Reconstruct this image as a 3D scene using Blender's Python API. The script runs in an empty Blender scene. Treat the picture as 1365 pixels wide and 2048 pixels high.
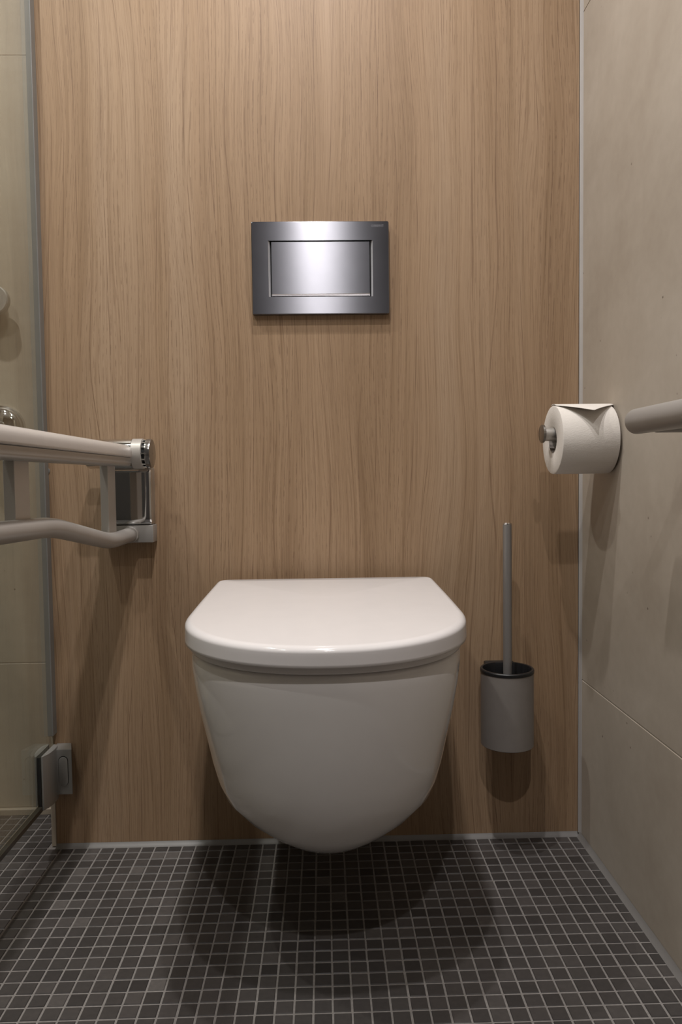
import bpy, bmesh, math, random
from mathutils import Vector, Matrix
random.seed(7)
SC = bpy.context.scene
COL = SC.collection
PI = math.pi
W = 0.0288          # front face of the wood panel (Y)
XR = 0.9753         # face of the right tiled wall
FAR = 0.1745        # face of the tiled wall at the back of the shower
CEIL = 2.26

# ------------------------------------------------------------------ materials
def new_mat(name):
    m = bpy.data.materials.new(name); m.use_nodes = True
    nt = m.node_tree; nt.nodes.clear()
    out = nt.nodes.new('ShaderNodeOutputMaterial')
    return m, nt, out
def N(nt, typ, **kw):
    n = nt.nodes.new(typ)
    for k, v in kw.items():
        if k in n.inputs: n.inputs[k].default_value = v
        else: setattr(n, k, v)
    return n
def L(nt, a, b): nt.links.new(a, b)
def ramp(nt, fac, stops, interp='LINEAR'):
    r = nt.nodes.new('ShaderNodeValToRGB'); r.color_ramp.interpolation = interp
    e = r.color_ramp.elements
    while len(e) > 1: e.remove(e[-1])
    e[0].position, e[0].color = stops[0][0], (*stops[0][1], 1)
    for p, c in stops[1:]:
        x = e.new(p); x.color = (*c, 1)
    L(nt, fac, r.inputs[0]); return r.outputs[0]
def mixc(nt, a, b, f, mode='MIX'):
    m = nt.nodes.new('ShaderNodeMix'); m.data_type = 'RGBA'; m.blend_type = mode
    for s, v in ((m.inputs[0], f), (m.inputs[6], a), (m.inputs[7], b)):
        if hasattr(v, 'node'): L(nt, v, s)
        elif isinstance(v, (int, float)): s.default_value = v
        else: s.default_value = (*v, 1)
    return m.outputs[2]
def coords(nt, scale, loc=(0, 0, 0)):
    tc = nt.nodes.new('ShaderNodeTexCoord'); mp = nt.nodes.new('ShaderNodeMapping')
    mp.inputs['Scale'].default_value = scale; mp.inputs['Location'].default_value = loc
    L(nt, tc.outputs['Object'], mp.inputs[0]); return mp.outputs[0]
def noise(nt, vec, scale=1, detail=2, rough=.5, dist=0):
    n = N(nt, 'ShaderNodeTexNoise', Scale=scale, Detail=detail, Roughness=rough, Distortion=dist)
    L(nt, vec, n.inputs['Vector']); return n.outputs[0]
def simple(name, col, rough=.5, metal=0, coat=0, var=.04, bump=0, spec=.5, vscale=30, ior=1.45, aniso=0, tang=None):
    m, nt, out = new_mat(name)
    p = N(nt, 'ShaderNodeBsdfPrincipled', Roughness=rough, Metallic=metal, IOR=ior)
    p.inputs['Coat Weight'].default_value = coat; p.inputs['Coat Roughness'].default_value = .05
    p.inputs['Specular IOR Level'].default_value = spec
    n = noise(nt, coords(nt, (1, 1, 1)), vscale, 3)
    a = tuple(c*(1-var) for c in col); b = tuple(min(1, c*(1+var)) for c in col)
    L(nt, ramp(nt, n, [(.3, a), (.7, b)]), p.inputs['Base Color'])
    if bump:
        bm = N(nt, 'ShaderNodeBump', Strength=bump, Distance=.0005)
        L(nt, noise(nt, coords(nt, (1, 1, 1)), vscale*20, 2), bm.inputs['Height']); L(nt, bm.outputs[0], p.inputs['Normal'])
    if aniso:
        p.inputs['Anisotropic'].default_value = aniso
        c = N(nt, 'ShaderNodeCombineXYZ', X=tang[0], Y=tang[1], Z=tang[2]); L(nt, c.outputs[0], p.inputs['Tangent'])
    L(nt, p.outputs[0], out.inputs[0]); return m

def wood_mat():
    m, nt, out = new_mat('oak_laminate')
    warp = noise(nt, coords(nt, (5, 1, .9), (3, 0, 1)), 1, 2, .5)
    tc = N(nt, 'ShaderNodeTexCoord'); sep = N(nt, 'ShaderNodeSeparateXYZ'); L(nt, tc.outputs['Object'], sep.inputs[0])
    def math_(op, a, b=None, c=None):
        n = nt.nodes.new('ShaderNodeMath'); n.operation = op
        for i, v in enumerate((a, b, c)):
            if v is None: continue
            if hasattr(v, 'node'): L(nt, v, n.inputs[i])
            else: n.inputs[i].default_value = v
        return n.outputs[0]
    wx = math_('MULTIPLY_ADD', warp, .10, sep.outputs[0])
    def vec(sx, sz, ox=0.):
        c = N(nt, 'ShaderNodeCombineXYZ')
        L(nt, math_('MULTIPLY_ADD', wx, sx, ox), c.inputs[0]); L(nt, math_('MULTIPLY', sep.outputs[2], sz), c.inputs[2])
        return c.outputs[0]
    broad = noise(nt, vec(11, .5), 1, 2, .55)
    plank = noise(nt, vec(26, .5, 4.), 1, 3, .6)
    rings = noise(nt, vec(170, 1.2, 9.), 1, 3, .65)
    fibre = noise(nt, vec(520, 5, 2.), 1, 2, .6)
    pores = noise(nt, vec(600, 22, 5.), 1, 1, .5)
    pmask = noise(nt, vec(85, 1.1, 7.), 1, 2, .5)
    base = ramp(nt, broad, [(.3, (.288, .191, .115)), (.5, (.330, .224, .139)), (.7, (.358, .252, .164))])
    base = mixc(nt, base, ramp(nt, plank, [(.3, (.84, .82, .78)), (.5, (1, 1, 1)), (.7, (1.03, 1.04, 1.06))]), .6, 'MULTIPLY')
    base = mixc(nt, base, ramp(nt, rings, [(.30, (.62, .56, .50)), (.46, (.96, .95, .94)), (.7, (1.06, 1.06, 1.06))]), .6, 'MULTIPLY')
    base = mixc(nt, base, ramp(nt, fibre, [(.3, (.72, .68, .64)), (.55, (1.05, 1.05, 1.05))]), .6, 'MULTIPLY')
    def grain(freq, amp, nv, w0, w1, dv, d0, d1):
        ph = math_('MULTIPLY_ADD', noise(nt, nv, 1, 2, .5), amp, math_('MULTIPLY', wx, freq))
        ln = ramp(nt, math_('ABSOLUTE', math_('SUBTRACT', math_('FRACT', ph), .5)), [(0, (1, 1, 1)), (w0, (1, 1, 1)), (w1, (0, 0, 0))])
        ds = ramp(nt, noise(nt, dv, 1, 2, .6), [(d0, (0, 0, 0)), (d1, (1, 1, 1))])
        return mixc(nt, ln, ds, 1., 'MULTIPLY')
    g1 = grain(44., 5., vec(7, .75, 13.), .010, .032, vec(30, 7, 3.), .34, .60)
    g2 = grain(165., 12., vec(12, .9, 23.), .06, .15, vec(160, 42, 8.), .46, .60)
    lmask = ramp(nt, noise(nt, vec(13, .7, 31.), 1, 1, .5), [(.36, (.2, .2, .2)), (.62, (1, 1, 1))])
    g2 = mixc(nt, g2, lmask, 1., 'MULTIPLY')
    pr_ = ramp(nt, pores, [(.34, (1, 1, 1)), (.42, (0, 0, 0))])
    pm = ramp(nt, pmask, [(.38, (.15, .15, .15)), (.58, (1, 1, 1))])
    pf = mixc(nt, pr_, pm, 1., 'MULTIPLY')
    base = mixc(nt, base, (.17, .10, .06), math_('MULTIPLY', pf, .28))
    base = mixc(nt, base, (.15, .088, .052), math_('MULTIPLY', g2, .55))
    base = mixc(nt, base, (.15, .085, .050), math_('MULTIPLY', g1, .72))
    p = N(nt, 'ShaderNodeBsdfPrincipled', Roughness=.5)
    p.inputs['Specular IOR Level'].default_value = .3
    L(nt, base, p.inputs['Base Color'])
    bm = N(nt, 'ShaderNodeBump', Strength=.25, Distance=.0003); L(nt, fibre, bm.inputs['Height']); L(nt, bm.outputs[0], p.inputs['Normal'])
    L(nt, p.outputs[0], out.inputs[0]); return m

def tile_wall_mat(name, tint=(1, 1, 1)):
    m, nt, out = new_mat(name)
    a = noise(nt, coords(nt, (1, 1, 1), (2, 5, 1)), 3.2, 5, .55, .6)
    b = noise(nt, coords(nt, (1, 1, 1)), 45, 4, .6)
    base = ramp(nt, a, [(.32, (.355, .305, .25)), (.5, (.40, .35, .292)), (.68, (.445, .395, .335))])
    base = mixc(nt, base, ramp(nt, b, [(.3, (.93, .92, .91)), (.7, (1.03, 1.03, 1.03))]), .7, 'MULTIPLY')
    v = N(nt, 'ShaderNodeTexVoronoi', Scale=26.); v.feature = 'F1'
    L(nt, coords(nt, (1, 1, 1)), v.inputs['Vector'])
    pit = ramp(nt, v.outputs['Distance'], [(.035, (1, 1, 1)), (.06, (0, 0, 0))])
    sel = ramp(nt, noise(nt, coords(nt, (1, 1, 1), (9, 9, 9)), 6, 2), [(.5, (0, 0, 0)), (.56, (1, 1, 1))])
    base = mixc(nt, base, (.13, .10, .08), mixc(nt, pit, sel, 1., 'MULTIPLY'))
    base = mixc(nt, base, tint, 1., 'MULTIPLY')
    p = N(nt, 'ShaderNodeBsdfPrincipled', Roughness=.55)
    L(nt, base, p.inputs['Base Color']); L(nt, p.outputs[0], out.inputs[0]); return m

def mosaic_mat():
    m, nt, out = new_mat('dark_mosaic_tile')
    at = N(nt, 'ShaderNodeAttribute', attribute_name='tint')
    b = noise(nt, coords(nt, (1, 1, 1)), 130, 4, .6)
    col = ramp(nt, at.outputs['Fac'], [(0, (.034, .031, .030)), (.5, (.055, .050, .048)), (.85, (.076, .069, .066)), (1, (.10, .092, .087))])
    col = mixc(nt, col, ramp(nt, b, [(.3, (.8, .8, .8)), (.7, (1.15, 1.13, 1.12))]), .7, 'MULTIPLY')
    p = N(nt, 'ShaderNodeBsdfPrincipled', Roughness=.42)
    L(nt, col, p.inputs['Base Color'])
    bm = N(nt, 'ShaderNodeBump', Strength=.15, Distance=.0004); L(nt, b, bm.inputs['Height']); L(nt, bm.outputs[0], p.inputs['Normal'])
    L(nt, p.outputs[0], out.inputs[0]); return m

def glass_mat(name, tint, refl=1., ior=1.5):
    m, nt, out = new_mat(name)
    t = N(nt, 'ShaderNodeBsdfTransparent', Color=(*tint, 1))
    g = N(nt, 'ShaderNodeBsdfGlossy', Roughness=.02, Color=(1, 1, 1, 1))
    f = N(nt, 'ShaderNodeFresnel', IOR=ior)
    mu = N(nt, 'ShaderNodeMath', operation='MULTIPLY'); mu.inputs[1].default_value = refl
    L(nt, f.outputs[0], mu.inputs[0])
    mx = N(nt, 'ShaderNodeMixShader'); L(nt, mu.outputs[0], mx.inputs[0]); L(nt, t.outputs[0], mx.inputs[1]); L(nt, g.outputs[0], mx.inputs[2])
    L(nt, mx.outputs[0], out.inputs[0]); return m

M = dict(
    wood=wood_mat(),
    tile=tile_wall_mat('beige_stone_tile'),
    tile_far=tile_wall_mat('beige_stone_tile_shower', (.95, .94, .89)),
    mosaic=mosaic_mat(),
    grout=simple('grey_grout', (.215, .20, .188), .8, vscale=200, var=.12),
    joint=simple('pale_joint', (.50, .45, .39), .8),
    silicone=simple('grey_silicone', (.16, .152, .145), .4),
    corner=simple('pale_silicone', (.42, .40, .385), .4),
    edge=simple('beige_edge', (.36, .31, .245), .5),
    plaster=simple('white_plaster', (.42, .40, .38), .9),
    dark=simple('dark_door', (.045, .04, .038), .6),
    ceramic=simple('white_ceramic', (.76, .735, .72), .08, var=.01, coat=.3),
    seat=simple('white_seat_plastic', (.69, .662, .66), .1, var=.01),
    steel=simple('brushed_steel', (.205, .205, .225), .295, 1, var=.03, aniso=1.0, tang=(0, 0, 1)),
    chrome=simple('polished_chrome', (.72, .72, .72), .06, 1, var=.01),
    bevel=simple('polished_bevel', (.80, .80, .82), .3, .6, var=.01),
    satin=simple('satin_metal', (.50, .48, .455), .38, .85, var=.02),
    powder=simple('light_grey_coating', (.43, .405, .375), .38, .25, var=.02, bump=.04),
    tubepaint=simple('light_grey_tube', (.34, .32, .30), .36, .2, var=.02),
    alu=simple('grey_aluminium', (.36, .345, .325), .4, .45, var=.02),
    pad=simple('pale_grip_plastic', (.50, .47, .445), .22, var=.02),
    grey_tube=simple('warm_grey_tube', (.33, .315, .30), .36, .2, var=.02),
    rod=simple('dark_grey_metal', (.27, .255, .245), .38, .5, var=.02),
    cap=simple('dark_polished_cap', (.30, .285, .27), .16, .9, var=.02),
    cup=simple('matt_grey_metal', (.265, .242, .225), .5, .35, var=.03, bump=.05, vscale=60),
    black=simple('black_plastic', (.012, .012, .013), .35),
    paper=simple('white_tissue_paper', (.66, .62, .575), .95, var=.02, bump=.0),
    core=simple('grey_cardboard', (.30, .27, .24), .9),
    gap=simple('dark_gap', (.004, .004, .005), .6),
    letter=simple('etched_lettering', (.25, .25, .27), .42, 1),
    hinge=simple('grey_hinge_metal', (.36, .35, .335), .4, .5, var=.03),
    seal=simple('clear_seal', (.165, .160, .150), .35, var=.03),
    dseal=simple('brown_drip_seal', (.055, .048, .038), .3, var=.03),
    glass=glass_mat('shower_glass', (.955, .97, .94), .35),
)
# paper texture
def paper_fix():
    nt = M['paper'].node_tree; p = [n for n in nt.nodes if n.type == 'BSDF_PRINCIPLED'][0]
    v = noise(nt, coords(nt, (1, 1.6, 1.6)), 240, 3, .6, 1.0)
    bm = N(nt, 'ShaderNodeBump', Strength=.35, Distance=.0012); L(nt, v, bm.inputs['Height']); L(nt, bm.outputs[0], p.inputs['Normal'])
paper_fix()

# ------------------------------------------------------------------ mesh helpers
def link(name, bm, mats, parent=None, smooth=True, angle=35):
    me = bpy.data.meshes.new(name)
    bmesh.ops.recalc_face_normals(bm, faces=bm.faces[:])
    if smooth:
        for f in bm.faces: f.smooth = True
        for e in bm.edges:
            if len(e.link_faces) == 2 and e.calc_face_angle(0) > math.radians(angle): e.smooth = False
    bm.to_mesh(me); bm.free()
    for m in (mats if isinstance(mats, (list, tuple)) else [mats]): me.materials.append(m)
    o = bpy.data.objects.new(name, me); COL.objects.link(o)
    if parent: o.parent = parent; o.matrix_parent_inverse = Matrix.Translation(-parent.location)
    return o
def box(bm, lo, hi, bevel=0, seg=2, mat=0):
    r = bmesh.ops.create_cube(bm, size=1)
    vs = r['verts']
    for v in vs:
        v.co = Vector([lo[i] + (v.co[i]+.5)*(hi[i]-lo[i]) for i in range(3)])
    fs = set(f for v in vs for f in v.link_faces)
    for f in fs: f.material_index = mat
    if bevel:
        es = list(set(e for v in vs for e in v.link_edges))
        bmesh.ops.bevel(bm, geom=es, offset=bevel, segments=seg, profile=.5, affect='EDGES')
def ring_loft(bm, rings, cap0=True, cap1=True, closed=True, mat=0):
    vr = [[bm.verts.new(p) for p in r] for r in rings]
    n = len(vr[0])
    for a, b in zip(vr, vr[1:]):
        for i in range(n if closed else n-1):
            j = (i+1) % n
            f = bm.faces.new((a[i], a[j], b[j], b[i])); f.material_index = mat
    for flag, r in ((cap0, vr[0]), (cap1, vr[-1])):
        if flag:
            f = bm.faces.new(r); f.material_index = mat
    return vr
def lathe(bm, prof, origin, axis='Z', n=48, cap0=False, cap1=False, mat=0):
    """prof: list of (radius, height) along axis"""
    o = Vector(origin); rings = []
    for r, h in prof:
        pts = []
        for i in range(n):
            a = 2*PI*i/n; c, s = max(r, 1e-5)*math.cos(a), max(r, 1e-5)*math.sin(a)
            pts.append(o + (Vector((c, s, h)) if axis == 'Z' else Vector((h, c, s)) if axis == 'X' else Vector((s, h, c))))
        rings.append(pts)
    ring_loft(bm, rings, cap0, cap1, True, mat)
def smooth_path(pts, r, seg=8):
    """round the corners of a polyline by radius r"""
    P = [Vector(p) for p in pts]; out = [P[0]]
    for a, b, c in zip(P, P[1:], P[2:]):
        u = (a-b).normalized(); v = (c-b).normalized()
        d = min(r, (a-b).length*.48, (c-b).length*.48)
        p0, p2 = b+u*d, b+v*d
        for i in range(seg+1):
            t = i/seg; out.append(p0*(1-t)**2 + b*2*t*(1-t) + p2*t*t)
    out.append(P[-1]); return out
def tube(bm, path, sec, n=32, caps=True, mat=0, up=Vector((1, 0, 0))):
    """sec: radius or list of (a,b) points of the cross-section"""
    P = [Vector(p) for p in path]; rings = []
    for i, p in enumerate(P):
        t = ((P[i+1] if i+1 < len(P) else p) - (P[i-1] if i else p)).normalized()
        s = up - t*up.dot(t)
        s.normalize(); w = t.cross(s)
        pts = [(sec*math.cos(2*PI*k/n), sec*math.sin(2*PI*k/n)) for k in range(n)] if isinstance(sec, (int, float)) else sec
        rings.append([p + s*a + w*b for a, b in pts])
    ring_loft(bm, rings, caps, caps, True, mat)
def thing(name, label, cat, loc=(0, 0, 0), group=None):
    o = bpy.data.objects.new(name, None); COL.objects.link(o); o.location = loc
    o.empty_display_size = .05
    o['label'] = label; o['category'] = cat
    if group: o['group'] = group
    return o
def tag(o, label, cat):
    o['label'] = label; o['category'] = cat; return o
def struct(o, label, cat):
    o['kind'] = 'structure'; o['label'] = label; o['category'] = cat; return o

# ------------------------------------------------------------------ room shell
X0, Y0 = -1.05, -2.3
PITCH = .025
# mosaic floor
bm = bmesh.new()
tl = bm.loops.layers.float_color.new('tint')
box(bm, (X0, Y0, -.03), (XR+.02, FAR+.02, -.0012), mat=1)
g = .0026
rowj = {}; colj = {}
for i in range(int(X0/PITCH), 39):
    for j in range(-7, int(-Y0/PITCH)):
        # tile occupies X [i,i+1]*p, Y [-(j+1), -j]*p
        ja = [random.uniform(-.00028, .00028) for _ in range(4)]
        xa, xb = i*PITCH+g/2, (i+1)*PITCH-g/2
        ya, yb = -(j+1)*PITCH+g/2, -j*PITCH-g/2
        xb = min(xb, .9665)
        top = W-.0095 if xb > -.0196 else FAR-.006
        if ya > top-.004 or xa > .957: continue
        yb = min(yb, top)
        xa += ja[0]; xb += ja[1] if xb < .966 else 0; ya += ja[2]; yb += ja[3]
        if i % 12 == 0: xa += .0004
        b = .0009; z0, z1 = -.0012, random.uniform(-.0002, .0001)
        lo = [bm.verts.new(p) for p in ((xa, ya, z0), (xb, ya, z0), (xb, yb, z0), (xa, yb, z0))]
        hi = [bm.verts.new(p) for p in ((xa+b, ya+b, z1), (xb-b, ya+b, z1), (xb-b, yb-b, z1), (xa+b, yb-b, z1))]
        fs = [bm.faces.new(hi)] + [bm.faces.new((lo[k], lo[(k+1) % 4], hi[(k+1) % 4], hi[k])) for k in range(4)]
        t = min(1, max(0, random.gauss(.45, .18) + (.3 if random.random() < .05 else 0)))
        for f in fs:
            for l in f.loops: l[tl] = (t, t, t, 1)
o = link('floor', bm, [M['mosaic'], M['grout']], smooth=False)
struct(o, 'small square charcoal mosaic floor with grey grout', 'floor')

def slab(name, parts, mats, label, cat='wall'):
    b = bmesh.new()
    for lo, hi, mi, bev in parts: box(b, lo, hi, bev, 1, mi)
    return struct(link(name, b, mats, smooth=False), label, cat)
# wood-clad panel in front of the cistern
slab('wall_back', [((-.0105, W, .0035), (.9712, W+.012, CEIL), 0, .0004),
                   ((-.0105, W+.012, 0), (XR, FAR+.03, CEIL), 1, 0)],
     [M['wood'], M['plaster']], 'light oak laminate wall panel behind the toilet')
slab('trim_1', [((-.0196, W-.0005, .0005), (-.0107, FAR+.001, CEIL), 0, .0006)], [M['edge']],
     'beige edge strip along the left edge of the oak panel', 'trim')
# right wall
J1, J2 = .2995, 1.5098
slab('wall_right', [((XR, Y0-.1, -.03), (XR+.02, W-.001, J1-.0009), 0, .0007), ((XR, Y0-.1, J1+.0009), (XR+.02, W-.001, J2-.0007), 0, .0007),
                    ((XR, Y0-.1, J2+.0007), (XR+.02, W-.001, CEIL), 0, .0007), ((XR+.0008, Y0-.1, -.03), (XR+.03, W-.001, CEIL), 1, 0)],
     [M['tile'], M['joint']], 'beige stone tiled wall on the right with a thin pale joint')
K1, K2 = .3125, 1.5185
slab('wall_shower', [((X0, FAR, .013), (-.0196, FAR+.02, K1-.0009), 0, .0007), ((X0, FAR, K1+.0009), (-.0196, FAR+.02, K2-.0007), 0, .0007),
                     ((X0, FAR, K2+.0007), (-.0196, FAR+.02, CEIL), 0, .0007), ((X0, FAR+.0008, 0), (-.0196, FAR+.03, CEIL), 1, 0)],
     [M['tile_far'], M['joint']], 'beige tiled shower wall behind the glass door')
slab('wall_left', [((X0-.02, Y0, 0), (X0, FAR+.03, CEIL), 0, 0)], [M['tile_far']], 'beige tiled wall on the left side of the shower')
slab('wall_rear', [((X0, Y0-.12, 0), (XR+.03, Y0-.1, CEIL), 0, 0)], [M['dark']], 'dark wall behind the camera')
slab('ceiling', [((X0-.02, Y0-.12, CEIL), (XR+.03, FAR+.03, CEIL+.05), 0, 0)], [M['plaster']], 'white plaster ceiling', 'ceiling')

# silicone fillets
def fillet(name, a, b, da, db, label):
    """triangular bead from a to b with two leg vectors"""
    bm = bmesh.new(); rings = []
    A, B, da, db = map(Vector, (a, b, da, db))
    for p in (A, B):
        r = [p] + [p + da*math.cos(t)**1.0*(1) * 1 + db*0 for t in (0,)]
        mid = p + da*.42 + db*.42
        rings.append([p, p+da, mid+(da+db)*-.04, p+db])
    ring_loft(bm, rings)
    return struct(link(name, bm, M['corner' if name == 'trim_4' else 'silicone']), label, 'trim')
fillet('trim_2', (-.0107, W, -.001), (.9700, W, -.001), (0, -.0105, 0), (0, -.0006, .0075), 'grey silicone bead where the oak panel meets the floor')
fillet('trim_3', (XR, Y0, -.001), (XR, W-.003, -.001), (-.0095, 0, 0), (-.0006, 0, .0075), 'grey silicone bead where the right wall meets the floor')
fillet('trim_4', (XR, W, .004), (XR, W, CEIL), (-.0035, -.0002, 0), (0, -.010, 0), 'pale silicone bead in the corner of the oak panel and tiled wall')
bm = bmesh.new(); box(bm, (X0, FAR-.009, -.001), (-.0197, FAR+.001, .012), .001, 1)
struct(link('trim_5', bm, M['edge']), 'beige skirting joint at the foot of the shower wall', 'trim')

# ------------------------------------------------------------------ flush plate
PX, PZ, PW, PH = .3739, 1.1429, .2475, .1646
fy = W-.0118
t = thing('flush_plate', 'rectangular brushed steel flush plate on the oak wall above the toilet', 'flush plate', (PX+PW/2, W, PZ-PH/2))
bx0, bx1, bz0, bz1 = PX+.0345, PX+PW-.0340, PZ-PH+.0320, PZ-.0350
bm = bmesh.new()
def rect(x0, x1, z0, z1, y): return [(x0, y, z0), (x1, y, z0), (x1, y, z1), (x0, y, z1)]
def rr(x0, x1, z0, z1, y, r, n=5):
    pts = []
    for cx, cz, a0 in ((x1-r, z0+r, -PI/2), (x1-r, z1-r, 0), (x0+r, z1-r, PI/2), (x0+r, z0+r, PI)):
        for k in range(n+1):
            a = a0+PI/2*k/n; pts.append((cx+r*math.cos(a), y, cz+r*math.sin(a)))
    return pts
e = .0012; ins = .0012
outer = [rr(PX, PX+PW, PZ-PH, PZ, W, .0025), rr(PX, PX+PW, PZ-PH, PZ, fy+e, .0025), rr(PX+.0004, PX+PW-.0004, PZ-PH+.0004, PZ-.0004, fy+e*.3, .0025),
         rr(PX+e, PX+PW-e, PZ-PH+e, PZ-e, fy, .0022),
         rr(bx0-.0046, bx1+.0046, bz0-.0012, bz1+.0012, fy, .0004),
         rr(bx0-.0012, bx1+.0012, bz0-.0010, bz1+.0010, fy+.0045, .0003), rr(bx0-.0012, bx1+.0012, bz0-.0010, bz1+.0010, W-.0005, .0003)]
ring_loft(bm, outer, True, False)
link('frame', bm, M['steel'], t, angle=12)
bm = bmesh.new()
box(bm, (bx0-.001, W-.004, bz0-.001), (bx1+.001, W-.0005, bz1+.001)); link('recess', bm, M['gap'], t, smooth=False)
bm = bmesh.new()
ch = .0042
ring_loft(bm, [rect(bx0+.0008, bx1-.0008, bz0+.0008, bz1-.0008, W-.002), rect(bx0+.0008, bx1-.0008, bz0+.0008, bz1-.0008, fy+.0035),
               rect(bx0+.0012, bx1-.0012, bz0+ch, bz1-.0012, fy+.0004)], True, True)
btn = link('push_button', bm, M['steel'], t, smooth=False)
btn.data.materials.append(M['cap'])
for f in btn.data.polygons:
    if f.normal.z < -.3 and f.normal.y < -.1: f.material_index = 1
# polished side bevels of the opening
fr = [c for c in t.children if c.name.startswith('frame')][0]
fr.data.materials.append(M['bevel'])
for f in fr.data.polygons:
    c = f.center
    if bx0-.0046 < c.x < bx1+.0046 and abs(f.normal.x) > .3 and c.y < fy+.004 and bz0 < c.z < bz1: f.material_index = 1
# faint lettering
cu = bpy.data.curves.new('lettering', 'FONT'); cu.body = 'GEBERIT'; cu.size = .0062; cu.extrude = .00008; cu.align_x = 'CENTER'
to = bpy.data.objects.new('tmp', cu); COL.objects.link(to)
bpy.context.view_layer.update()
me = bpy.data.meshes.new_from_object(to.evaluated_get(bpy.context.evaluated_depsgraph_get()))
bpy.data.objects.remove(to)
lo_ = bpy.data.objects.new('lettering', me); COL.objects.link(lo_); me.materials.clear(); me.materials.append(M['letter'])
lo_.parent = t; lo_.matrix_parent_inverse = Matrix.Translation(-t.location)
lo_.location = (PX+PW-.0205, fy-.00008, PZ-.0105); lo_.rotation_euler = (PI/2, 0, 0)
lo_['label'] = 'small etched word in the top right corner of the plate'

# ------------------------------------------------------------------ toilet
XC = .4983
def dshape(w, yb, ys, yf, z, n=2.15, N_=120, wb=None, rb=.012, zt=0., crown=0.):
    """closed D outline: back edge straight at yb, widest w at ys, rounded to yf"""
    wb = w if wb is None else wb
    pts = []
    # right back corner -> right side -> front -> left side -> left back corner
    half = []
    for k in range(7):
        a = PI/2*(1-k/6); half.append((wb-rb+rb*math.cos(a), yb-rb+rb*math.sin(a)))
    for k in range(1, 22):
        s = k/22; y = (yb-rb)*(1-s)+ys*s
        half.append((wb+(w-wb)*math.sin(s*PI/2), y))
    for k in range(0, 41):
        a = PI/2*k/40
        half.append((w*max(math.cos(a), 0)**(2/n), ys-(ys-yf)*math.sin(a)**(2/n)))
    full = half + [(-x, y) for x, y in reversed(half[:-1])]
    return [Vector((XC+x, y, z+zt*(y+.25))) for x, y in full]
t = thing('toilet', 'white wall-hung toilet with closed lid mounted on the oak wall', 'toilet', (XC, W, .28))
# bowl
bm = bmesh.new()
rings = []
#  z, half width (wide), half width back, y straight end, front y, exponent
lv = [(.4435, .172, .166, -.26, -.436, 2.1), (.4440, .184, .178, -.265, -.446, 2.1), (.4415, .190, .184, -.265, -.4505, 2.1), (.436, .193, .188, -.265, -.4525, 2.1),
      (.420, .193, .188, -.262, -.4525, 2.12), (.395, .1905, .186, -.26, -.4505, 2.12), (.36, .1855, .182, -.255, -.446, 2.1),
      (.32, .1775, .176, -.25, -.439, 2.1), (.28, .171, .171, -.24, -.429, 2.1), (.25, .165, .166, -.232, -.418, 2.1), (.225, .157, .160, -.222, -.404, 2.1),
      (.20, .138, .144, -.21, -.386, 2.05), (.178, .115, .122, -.195, -.360, 2.05), (.158, .096, .104, -.18, -.328, 2.0), (.140, .080, .089, -.165, -.291, 2.0),
      (.127, .067, .076, -.15, -.254, 2.0), (.116, .054, .066, -.13, -.215, 2.0), (.1085, .038, .048, -.115, -.178, 2.0), (.105, .020, .028, -.10, -.142, 2.0)]
for z, w, wb, ys, yf, n_ in lv:
    rings.append(dshape(w, W, ys, yf, z, n_, wb=wb, rb=min(.012, wb*.3)))
ring_loft(bm, rings)
link('bowl', bm, M['ceramic'], t, angle=60)
# seat
bm = bmesh.new(); rings = []
for z, d in ((.4478, .004), (.4482, .0008), (.4500, 0), (.4575, 0), (.4590, .003)):
    rings.append(dshape(.1950-d, -.004-d*.2, -.268, -.4575+d, z, 2.12, wb=.184-d, rb=.012, zt=.012))
ring_loft(bm, rings); link('seat', bm, M['seat'], t, angle=60)
for sx in (-1, 1):
    bm = bmesh.new(); box(bm, (XC+sx*.11-.02, -.38, .4432), (XC+sx*.11+.02, -.36, .4485), .001)
    link('seat_buffer', bm, M['seat'], t)
# lid
bm = bmesh.new(); rings = []
prof = [(.4588, .003), (.4583, .0012), (.4592, 0.)]
rl = .0098; zt_ = .4905
for k in range(1, 5): prof.append((.4592+(zt_-rl-.4592)*k/5, .0001*k))
for k in range(0, 13):
    a = PI/2*k/12; prof.append((zt_-rl+rl*math.sin(a), .0006+rl*1.15*(1-math.cos(a))))
for z, d in prof:
    up_ = max(0, (z-.4592)/(zt_-.4592))
    
    rings.append(dshape(.2010-d, -.0015-d*.15, -.272, -.468+d, z, 2.12, wb=.197-d*.9, rb=.013, zt=.012+.030*up_))
ox = rings[-1]
for k in range(1, 9):
    s = k/9
    rings.append([Vector((XC+(p.x-XC)*(1-s), -.2+(p.y+.2)*(1-s), p.z-.042*(p.y+.25)+.042*(-.2+(p.y+.2)*(1-s)+.25)+.0035*(1-(1-s)**2))) for p in ox])
ring_loft(bm, rings, True, True); link('lid', bm, M['seat'], t, angle=60)

# ------------------------------------------------------------------ toilet brush and holder
HX, HY = .8225, W-.058
hr = .0468
t = thing('brush_holder', 'grey cylindrical toilet brush holder fixed to the oak wall beside the toilet', 'brush holder', (HX, W, .17))
bm = bmesh.new(); lathe(bm, [(hr-.004, .2045), (hr-.0008, .1990), (hr, .2000), (hr, .3310), (hr-.002, .3315)], (HX, HY, 0), cap0=True, n=72)
link('cup', bm, M['cup'], t)
bm = bmesh.new()
ri = hr-.0042
lathe(bm, [(hr-.002, .3305), (hr+.0006, .3308), (hr+.0009, .3328), (hr+.0009, .3358), (hr-.0003, .3374), (ri+.0006, .3374), (ri, .336), (ri-.001, .212), (.001, .209)], (HX, HY, 0), n=72)
link('inner_cup', bm, M['black'], t)
bm = bmesh.new(); box(bm, (HX-.030, HY+hr-.006, .29), (HX+.024, W+.0002, .3372), .002); link('wall_bracket', bm, M['black'], t)
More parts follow.
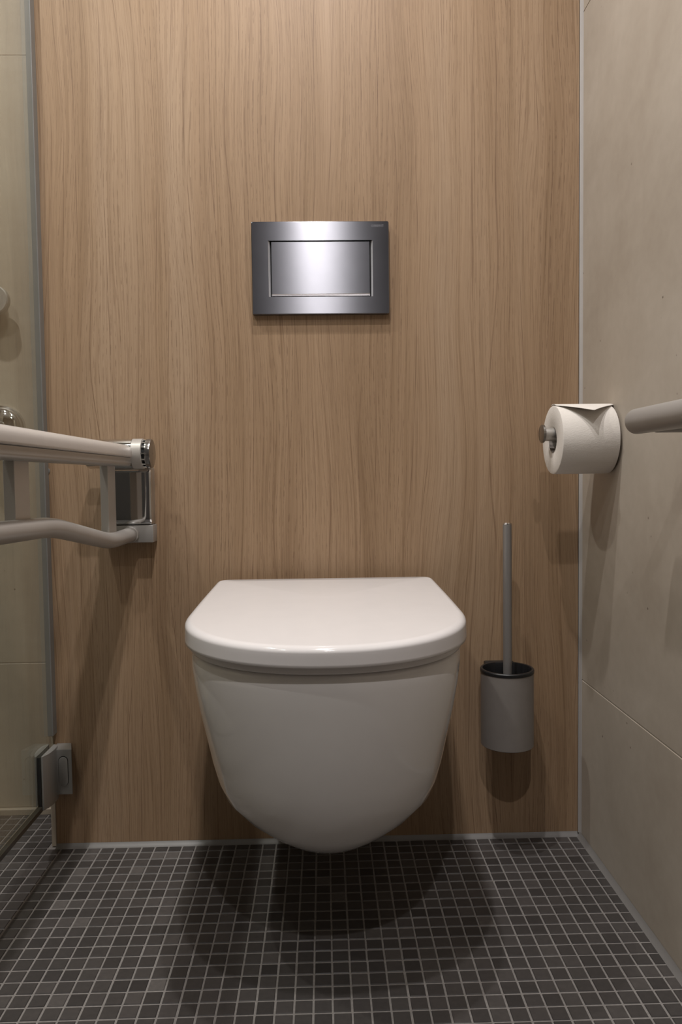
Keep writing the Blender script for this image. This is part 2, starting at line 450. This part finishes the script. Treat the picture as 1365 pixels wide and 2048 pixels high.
t = thing('toilet_brush', 'toilet brush with slim round metal handle standing in the grey wall holder', 'toilet brush', (HX+.001, HY, .211))
bm = bmesh.new(); lathe(bm, [(.0078, .28), (.0078, .5915), (.0076, .5955)], (HX+.001, HY, 0), cap0=True, cap1=True, n=32); link('handle', bm, M['rod'], t)
bm = bmesh.new(); lathe(bm, [(.0076, .5956), (.0078, .5964), (.0078, .5975), (.0066, .5985)], (HX+.001, HY, 0), cap0=True, cap1=True, n=32); link('handle_cap', bm, M['chrome'], t)
bm = bmesh.new()
prof = [(.006, .280), (.02, .276)]
for k in range(8): prof += [(.030, .272-.007*k), (.024, .2685-.007*k)]
prof += [(.018, .214), (.001, .2112)]
lathe(bm, prof, (HX+.001, HY, 0), cap0=True, n=36); link('bristle_head', bm, M['black'], t)

# ------------------------------------------------------------------ toilet paper
BY, BZ = -.112, .7500
rx0, rx1, RR, CR = .8790, .9715, .0567, .0215
RZ = BZ + .01115 - (CR-.0009)
t = thing('paper_holder', 'satin metal toilet paper holder bar on the right tiled wall', 'paper holder', (XR, BY, BZ))
bm = bmesh.new(); lathe(bm, [(.0112, .8648), (.0112, XR)], (0, BY, BZ), 'X', cap0=True, cap1=True, n=40); link('bar', bm, M['satin'], t)
bm = bmesh.new(); lathe(bm, [(.0140, .8598), (.0152, .8606), (.0152, .8640), (.0146, .8646)], (0, BY, BZ+.001), 'X', cap0=True, cap1=True, n=40); link('end_cap', bm, M['cap'], t)
bm = bmesh.new(); lathe(bm, [(.019, .9722), (.02, .9728), (.02, XR)], (0, BY, BZ), 'X', cap0=True, cap1=True, n=40); link('wall_rosette', bm, M['satin'], t)
t = thing('toilet_paper_roll', 'white toilet paper roll with folded end hanging on the wall holder', 'toilet paper', (.92, BY, RZ-RR))
bm = bmesh.new()
nn = 96
lathe(bm, [(CR, rx0+.001), (CR+.002, rx0), (RR-.0022, rx0), (RR-.0006, rx0+.0007), (RR, rx0+.002), (RR, rx1-.002), (RR-.0006, rx1-.0007), (RR-.002, rx1), (CR, rx1)], (0, BY, RZ), 'X', n=nn)
roll = link('paper', bm, M['paper'], t)
bm = bmesh.new(); lathe(bm, [(CR, rx0+.0006), (CR, rx1-.001), (CR-.0009, rx1-.001), (CR-.0009, rx0+.0006), (CR, rx0+.0006)], (0, BY, RZ), 'X', n=48); link('cardboard_core', bm, M['core'], t)
# folded tip: thin sheet leaving the top of the roll towards the room and ending in a point
bm = bmesh.new()
ny = 14; nx = 16; grid = []
for j in range(ny+1):
    s = j/ny
    if s < .35:
        a = math.radians(100-26*(s/.35)); r = RR+.0008
        y, z = BY - r*math.cos(a), RZ + r*math.sin(a)
        y = BY - r*math.cos(a); wdt = 1.
    else:
        q = (s-.35)/.65
        a = math.radians(74); r = RR+.0008
        y = BY - r*math.cos(a) - .056*q; z = RZ + r*math.sin(a) - .009*q - .004*q*q
        wdt = 1-q
    xm = .9225
    l_, r_ = rx0+.0005, rx1+.0035
    wdt = max(wdt, .015)
    row = []
    for i in range(nx+1):
        u = i/nx; x = (l_*(wdt)+xm*(1-wdt))*(1-u) + (r_*(wdt)+xm*(1-wdt))*u
        row.append(bm.verts.new((x, y, z+(.0008 if s < .35 else .0008*(1-abs(2*u-1))))))
    grid.append(row)
for a, b in zip(grid, grid[1:]):
    for i in range(nx): bm.faces.new((a[i], a[i+1], b[i+1], b[i]))
fl = link('folded_sheet', bm, M['paper'], t)
md = fl.modifiers.new('th', 'SOLIDIFY'); md.thickness = .0006; md.offset = 1
fl['label'] = 'last sheet of paper folded to a point'

# ------------------------------------------------------------------ left fold-up rail
AX = .1525
t = thing('folding_grab_rail', 'pale fold-up support rail with chrome hinge fixed to the oak wall left of the toilet', 'grab rail', (AX, W, .57))
bm = bmesh.new()
box(bm, (.0975, -.0005, .6025), (.1885, W, .705), .0025)
link('wall_plate', bm, M['satin'], t)
bm = bmesh.new(); box(bm, (.0975, -.0035, .5705), (.1905, W, .6020), .0015); link('wall_bracket', bm, M['alu'], t)
# polished cover, slightly dished towards its right and lower edges
bm = bmesh.new()
cx0, cx1, cz0, cz1 = .0995, .1895, .6040, .7010
n1 = 20; gr = []
for j in range(n1+1):
    row = []
    for i in range(n1+1):
        u, v = i/n1, j/n1
        x, z = cx0+(cx1-cx0)*u, cz0+(cz1-cz0)*v
        d = .0022*(max(0, (u-.86)/.14)**2 + max(0, (.09-v)/.09)**2 + max(0, (.06-u)/.06)**2)
        row.append(bm.verts.new((x, -.0062+min(d, .005), z)))
    gr.append(row)
for a, b in zip(gr, gr[1:]):
    for i in range(n1): bm.faces.new((a[i], a[i+1], b[i+1], b[i]))
cv = link('chrome_cover', bm, M['chrome'], t); md = cv.modifiers.new('t', 'SOLIDIFY'); md.thickness = .001; md.offset = -1
cv.modifiers['t'].offset = 1
cv['label'] = 'mirror polished cover plate'
cy_, cz_ = -.030, .7288; rc = .0256
bm = bmesh.new(); lathe(bm, [(rc-.006, .0850), (rc-.002, .0865), (rc, .0905), (rc, .1655)], (0, cy_, cz_), 'X', cap0=True, cap1=True, n=64); hb = link('hinge_barrel', bm, M['chrome'], t)
bm = bmesh.new(); lathe(bm, [(rc-.001, .1658), (rc+.0006, .1664), (rc+.0006, .1832), (rc-.001, .1838)], (0, cy_, cz_), 'X', cap0=True, cap1=True, n=64); link('hinge_ring', bm, M['powder'], hb)
bm = bmesh.new()
lathe(bm, [(rc-.004, .1838), (rc-.004, .1893)], (0, cy_, cz_), 'X', cap0=True, cap1=True, n=64)
link('hinge_gap', bm, M['gap'], hb)
bm = bmesh.new()
for k in range(14):
    a = 2*PI*k/14; c = Vector((.1865, cy_+(rc-.0025)*math.cos(a), cz_+(rc-.0025)*math.sin(a)))
    lathe(bm, [(.0016, -.0028), (.0016, .0028)], c, 'X', n=10, cap0=True, cap1=True)
link('hinge_teeth', bm, M['chrome'], hb)
bm = bmesh.new(); lathe(bm, [(rc-.001, .1893), (rc, .1898), (rc, .1960), (rc-.0008, .1985), (rc-.0035, .1992), (.001, .1993)], (0, cy_, cz_), 'X', cap0=True, n=64); link('hinge_end_cap', bm, M['cap'], hb)
# arm, two shells
def arm_sec(x0, x1, z0, z1, rt, rb, n=6):
    pts = []
    for cx, cz, r, a0 in ((x1, z0, rb, -PI/2), (x1, z1, rt, 0), (x0, z1, rt, PI/2), (x0, z0, rb, PI)):
        ccx = cx - r if cx == x1 else cx + r; ccz = cz + r if cz == z0 else cz - r
        for k in range(n+1):
            a = a0+PI/2*k/n; pts.append((ccx+r*math.cos(a), ccz+r*math.sin(a)))
    return pts
def arm(name, mat, x0, x1, z0, z1, rt, rb, ya, yb, rnd=.0):
    bm = bmesh.new(); rings = []
    ys = [(ya, .80), (ya-.002, .93), (ya-.006, 1.)] + [(ya+(yb-ya)*k/24, 1.) for k in range(1, 25)]
    cx, cz = (x0+x1)/2, (z0+z1)/2
    for y, s in ys:
        dz = (y+.06)*-.0022
        rings.append([(cx+(px-cx)*s, y, cz+(pz-cz)*s+dz) for px, pz in arm_sec(x0, x1, z0, z1, rt, rb)])
    ring_loft(bm, rings); return link(name, bm, mat, t, angle=40)
arm('arm_grip', M['pad'], AX-.0205, AX+.0205, .7215, .7430, .0125, .003, -.063, -.83)
arm('arm_profile', M['alu'], AX-.0185, AX+.0185, .7065, .7214, .002, .006, -.064, -.83)
bm = bmesh.new(); box(bm, (AX-.010, -.07, .709), (AX+.0115, -.035, .742), .003); link('arm_fork', bm, M['chrome'], t)
# lower tube, bent up to the end of the arm
TX = .1470; tr = .0128
path = smooth_path([(TX+.004, -.004, .5855), (TX, -.125, .5835), (TX, -.385, .6250), (TX, -.895, .6370), (TX, -.895, .7250), (TX, -.80, .7250)], .04, 10)
bm = bmesh.new(); tube(bm, path, tr, 32); link('lower_tube', bm, M['tubepaint'], t, angle=50)
bm = bmesh.new(); lathe(bm, [(tr+.0006, -.014), (tr+.0020, -.0125), (tr+.0020, -.003)], (TX+.004, 0, .5855), 'Y', cap0=True, cap1=True, n=40); link('tube_collar', bm, M['alu'], t)
for ya in (-.0800, -.4490):
    bm = bmesh.new()
    zb = .588 if ya > -.2 else .632
    box(bm, (.1335, ya-.043, zb), (.1465, ya, .7080), .0008); link('strut', bm, M['powder'], t, smooth=False)

# screw cap on the panel left of the rail
bm = bmesh.new()
lathe(bm, [(.0026, W), (.0026, W-.0016), (.0016, W-.0022)], (-.0062+.0022, 0, .7015), 'Y', cap1=True, n=20)
for v in bm.verts: v.co.z = .7015+(v.co.z-.7015)*1.7
tag(link('wall_buffer', bm, M['seal']), 'tiny clear buffer on the oak panel beside the glass door edge', 'buffer')

# ------------------------------------------------------------------ right grab rail (far end of it in view)
GX, GY, GZ, gr_ = .9015, -.3925, .7505, .0163
t = thing('wall_grab_rail', 'warm grey tubular grab rail on the right tiled wall, its end in view', 'grab rail', (XR, GY, GZ))
bm = bmesh.new()
lathe(bm, [(gr_-.0022, GY), (gr_-.0006, GY-.0006), (gr_, GY-.0022), (gr_, GY-.62)], (GX, 0, GZ), 'Y', cap0=True, cap1=True, n=56)
link('tube', bm, M['grey_tube'], t)
for yy in (GY-.045, GY-.56):
    bm = bmesh.new(); lathe(bm, [(.0115, GX+.006), (.0115, XR-.0045)], (0, yy, GZ-.0055), 'X', cap0=True, cap1=True, n=36); link('standoff', bm, M['grey_tube'], t)
    bm = bmesh.new(); lathe(bm, [(.030, XR-.006), (.0315, XR-.004), (.0315, XR)], (0, yy, GZ-.0055), 'X', cap0=True, cap1=True, n=48); link('wall_rosette', bm, M['grey_tube'], t)

# ------------------------------------------------------------------ glass shower door
GLX = -.0085
gb = .1115
t = thing('shower_door', 'clear frameless glass shower door standing left of the oak panel', 'shower door', (GLX, 0, gb))
bm = bmesh.new(); box(bm, (GLX-.0035, -1.0, gb), (GLX+.0035, .020, 2.15)); link('glass_pane', bm, M['glass'], t, smooth=False)
bm = bmesh.new(); box(bm, (GLX-.0052, .0085, gb+.105), (GLX+.0052, W-.001, 2.15), .001); link('edge_seal', bm, M['seal'], t, smooth=False)
bm = bmesh.new(); box(bm, (GLX-.0040, -1.0, gb-.009), (GLX+.0040, -.044, gb), .001); link('bottom_seal', bm, M['dseal'], t, smooth=False)
bm = bmesh.new(); box(bm, (GLX-.0041, -1.0, gb), (GLX-.0033, -.050, gb+.0020), .0005); link('seal_lip', bm, M['edge'], t, smooth=False)
# hinge: wall block with oval cover + glass clamp
t2 = thing('door_hinge', 'grey metal hinge joining the glass shower door to the oak panel near the floor', 'hinge', (.01, W, .11))
bm = bmesh.new(); box(bm, (-.004, -.005, .1135), (.0335, W, .1965))
for v in bm.verts:
    if v.co.x > 0 and v.co.y > 0: v.co.x = .0218
bmesh.ops.bevel(bm, geom=bm.edges[:], offset=.0006, segments=2, affect='EDGES'); link('wall_block', bm, M['hinge'], t2, smooth=False)
# slot cover
def stadium(cx, cz, hw, hh, y, n=12):
    pts = []
    for k in range(n+1):
        a = PI*k/n; pts.append((cx+hw*math.cos(a), y, cz+hh-hw+hw*math.sin(a)))
    for k in range(n+1):
        a = PI+PI*k/n; pts.append((cx+hw*math.cos(a), y, cz-hh+hw+hw*math.sin(a)))
    return pts
bm = bmesh.new()
ring_loft(bm, [stadium(.0180, .157, .0088, .0275, -.0049), stadium(.0180, .157, .0088, .0275, -.0053)]); link('slot_gap', bm, M['gap'], t2, smooth=False)
bm = bmesh.new()
ring_loft(bm, [stadium(.0180, .1563, .0080, .0268, -.0049), stadium(.0180, .1563, .0080, .0268, -.0062), stadium(.0180, .1563, .0074, .0262, -.0066)]); link('slot_cover', bm, M['hinge'], t2)
for sx in (-1, 1):
    bm = bmesh.new()
    # plate with convex outer face, profile in X-Y, extruded in Z
    prof = []
    x_in = GLX+sx*.0042
    for k in range(13):
        s = k/12; y = .012-.062*s
        x = x_in+sx*(.0035+.0072*math.sin(PI*min(1, .12+s*.95))**.55) if k not in (0, 12) else x_in+sx*.003
        prof.append((x, y))
    loop = prof + [(x_in, -.050), (x_in, .012)]
    ring_loft(bm, [[(x, y, z) for x, y in loop] for z in (.1050, .2005)])
    link('clamp_plate', bm, M['hinge'], t2, angle=30)
bm = bmesh.new(); box(bm, (GLX-.0030, -.0512, .106), (GLX+.0030, -.0495, .199), .0003)
link('gasket', bm, M['gap'], t2, smooth=False)

# ------------------------------------------------------------------ shower fittings seen through the glass
t = thing('shower_mixer', 'round polished chrome shower mixer on the beige wall behind the glass', 'shower mixer', (-.150, FAR, .795))
bm = bmesh.new()
prof = [(.0470, FAR), (.0470, FAR-.004), (.0455, FAR-.0075), (.043, FAR-.009)]
for k in range(1, 9):
    a = PI/2*k/8; prof.append((.043*math.cos(a)*.98+.0005, FAR-.009-.016*math.sin(a)))
lathe(bm, prof, (-.1462, 0, .7885), 'Y', cap1=True, n=64); link('escutcheon', bm, M['chrome'], t)
bm = bmesh.new(); lathe(bm, [(.017, FAR-.022), (.0165, FAR-.060), (.015, FAR-.062)], (-.1462, 0, .7885), 'Y', cap0=True, cap1=True, n=40); link('body', bm, M['chrome'], t)
bm = bmesh.new(); box(bm, (-.152, FAR-.058, .795), (-.140, FAR-.046, .868), .003); link('lever', bm, M['chrome'], t)
t = thing('shower_wall_hook', 'round grey wall hook on the beige shower wall behind the glass', 'wall hook', (-.1386, FAR, 1.0362))
bm = bmesh.new(); lathe(bm, [(.0105, FAR), (.0105, FAR-.028)], (-.1386, 0, 1.0362), 'Y', cap0=True, n=32); link('stem', bm, M['alu'], t)
bm = bmesh.new(); lathe(bm, [(.026, FAR-.026), (.0282, FAR-.028), (.0282, FAR-.040), (.026, FAR-.042)], (-.1386, 0, 1.0362), 'Y', cap0=True, cap1=True, n=56); link('disc', bm, M['alu'], t)

# ------------------------------------------------------------------ lights
def spot(name, loc, energy, size=150, blend=.6, radius=.018, tgt=None, col=(1, .963, .948)):
    l = bpy.data.lights.new(name, 'SPOT'); l.energy = energy; l.spot_size = math.radians(size); l.spot_blend = blend
    l.shadow_soft_size = radius; l.color = col
    o = bpy.data.objects.new(name, l); COL.objects.link(o); o.location = loc
    if tgt:
        o.rotation_euler = (Vector(tgt)-Vector(loc)).to_track_quat('-Z', 'Y').to_euler()
    return o
H = CEIL-.03
spot('downlight', (.485, -.40, H), 40, 150, 1)
spot('downlight', (.455, -.76, H), 43, 150, 1)
spot('downlight', (.545, -1.65, H), 43, 150, 1)
spot('downlight', (-.23, -.45, H), 50, 150, 1)
spot('downlight', (-.25, -1.15, H), 25, 150, 1)
w = bpy.data.worlds.new('world'); SC.world = w; w.use_nodes = True
bg = w.node_tree.nodes['Background']; bg.inputs[0].default_value = (1, .95, .9, 1); bg.inputs[1].default_value = .012
fl_ = bpy.data.lights.new('ceiling_bounce', 'AREA'); fl_.shape = 'RECTANGLE'; fl_.size = 1.4; fl_.size_y = 1.6; fl_.energy = .8; fl_.color = (1, .96, .92)
fo = bpy.data.objects.new('ceiling_bounce', fl_); COL.objects.link(fo); fo.location = (.1, -1.1, CEIL-.02)

# ------------------------------------------------------------------ camera
F, C = 1496., Vector((.4972, -1.3504, .6854)); YAW, PIT, ROL = .0231, .0481, -.0129
fw = Vector((math.sin(YAW)*math.cos(PIT), math.cos(YAW)*math.cos(PIT), -math.sin(PIT)))
rt = Vector((math.cos(YAW), -math.sin(YAW), 0)); up = rt.cross(fw)
r2 = rt*math.cos(ROL)+up*math.sin(ROL); u2 = -rt*math.sin(ROL)+up*math.cos(ROL)
cam = bpy.data.cameras.new('camera'); co = bpy.data.objects.new('camera', cam); COL.objects.link(co)
mw = Matrix((r2, u2, -fw)).transposed().to_4x4(); mw.translation = C; co.matrix_world = mw
cam.sensor_fit = 'VERTICAL'; cam.sensor_height = 36; cam.lens = F/2048*36; cam.clip_start = .01
SC.camera = co
SC.view_settings.view_transform = 'Standard'; SC.view_settings.look = 'None'; SC.view_settings.exposure = 0
SC.cycles.max_bounces = 10; SC.cycles.transparent_max_bounces = 12
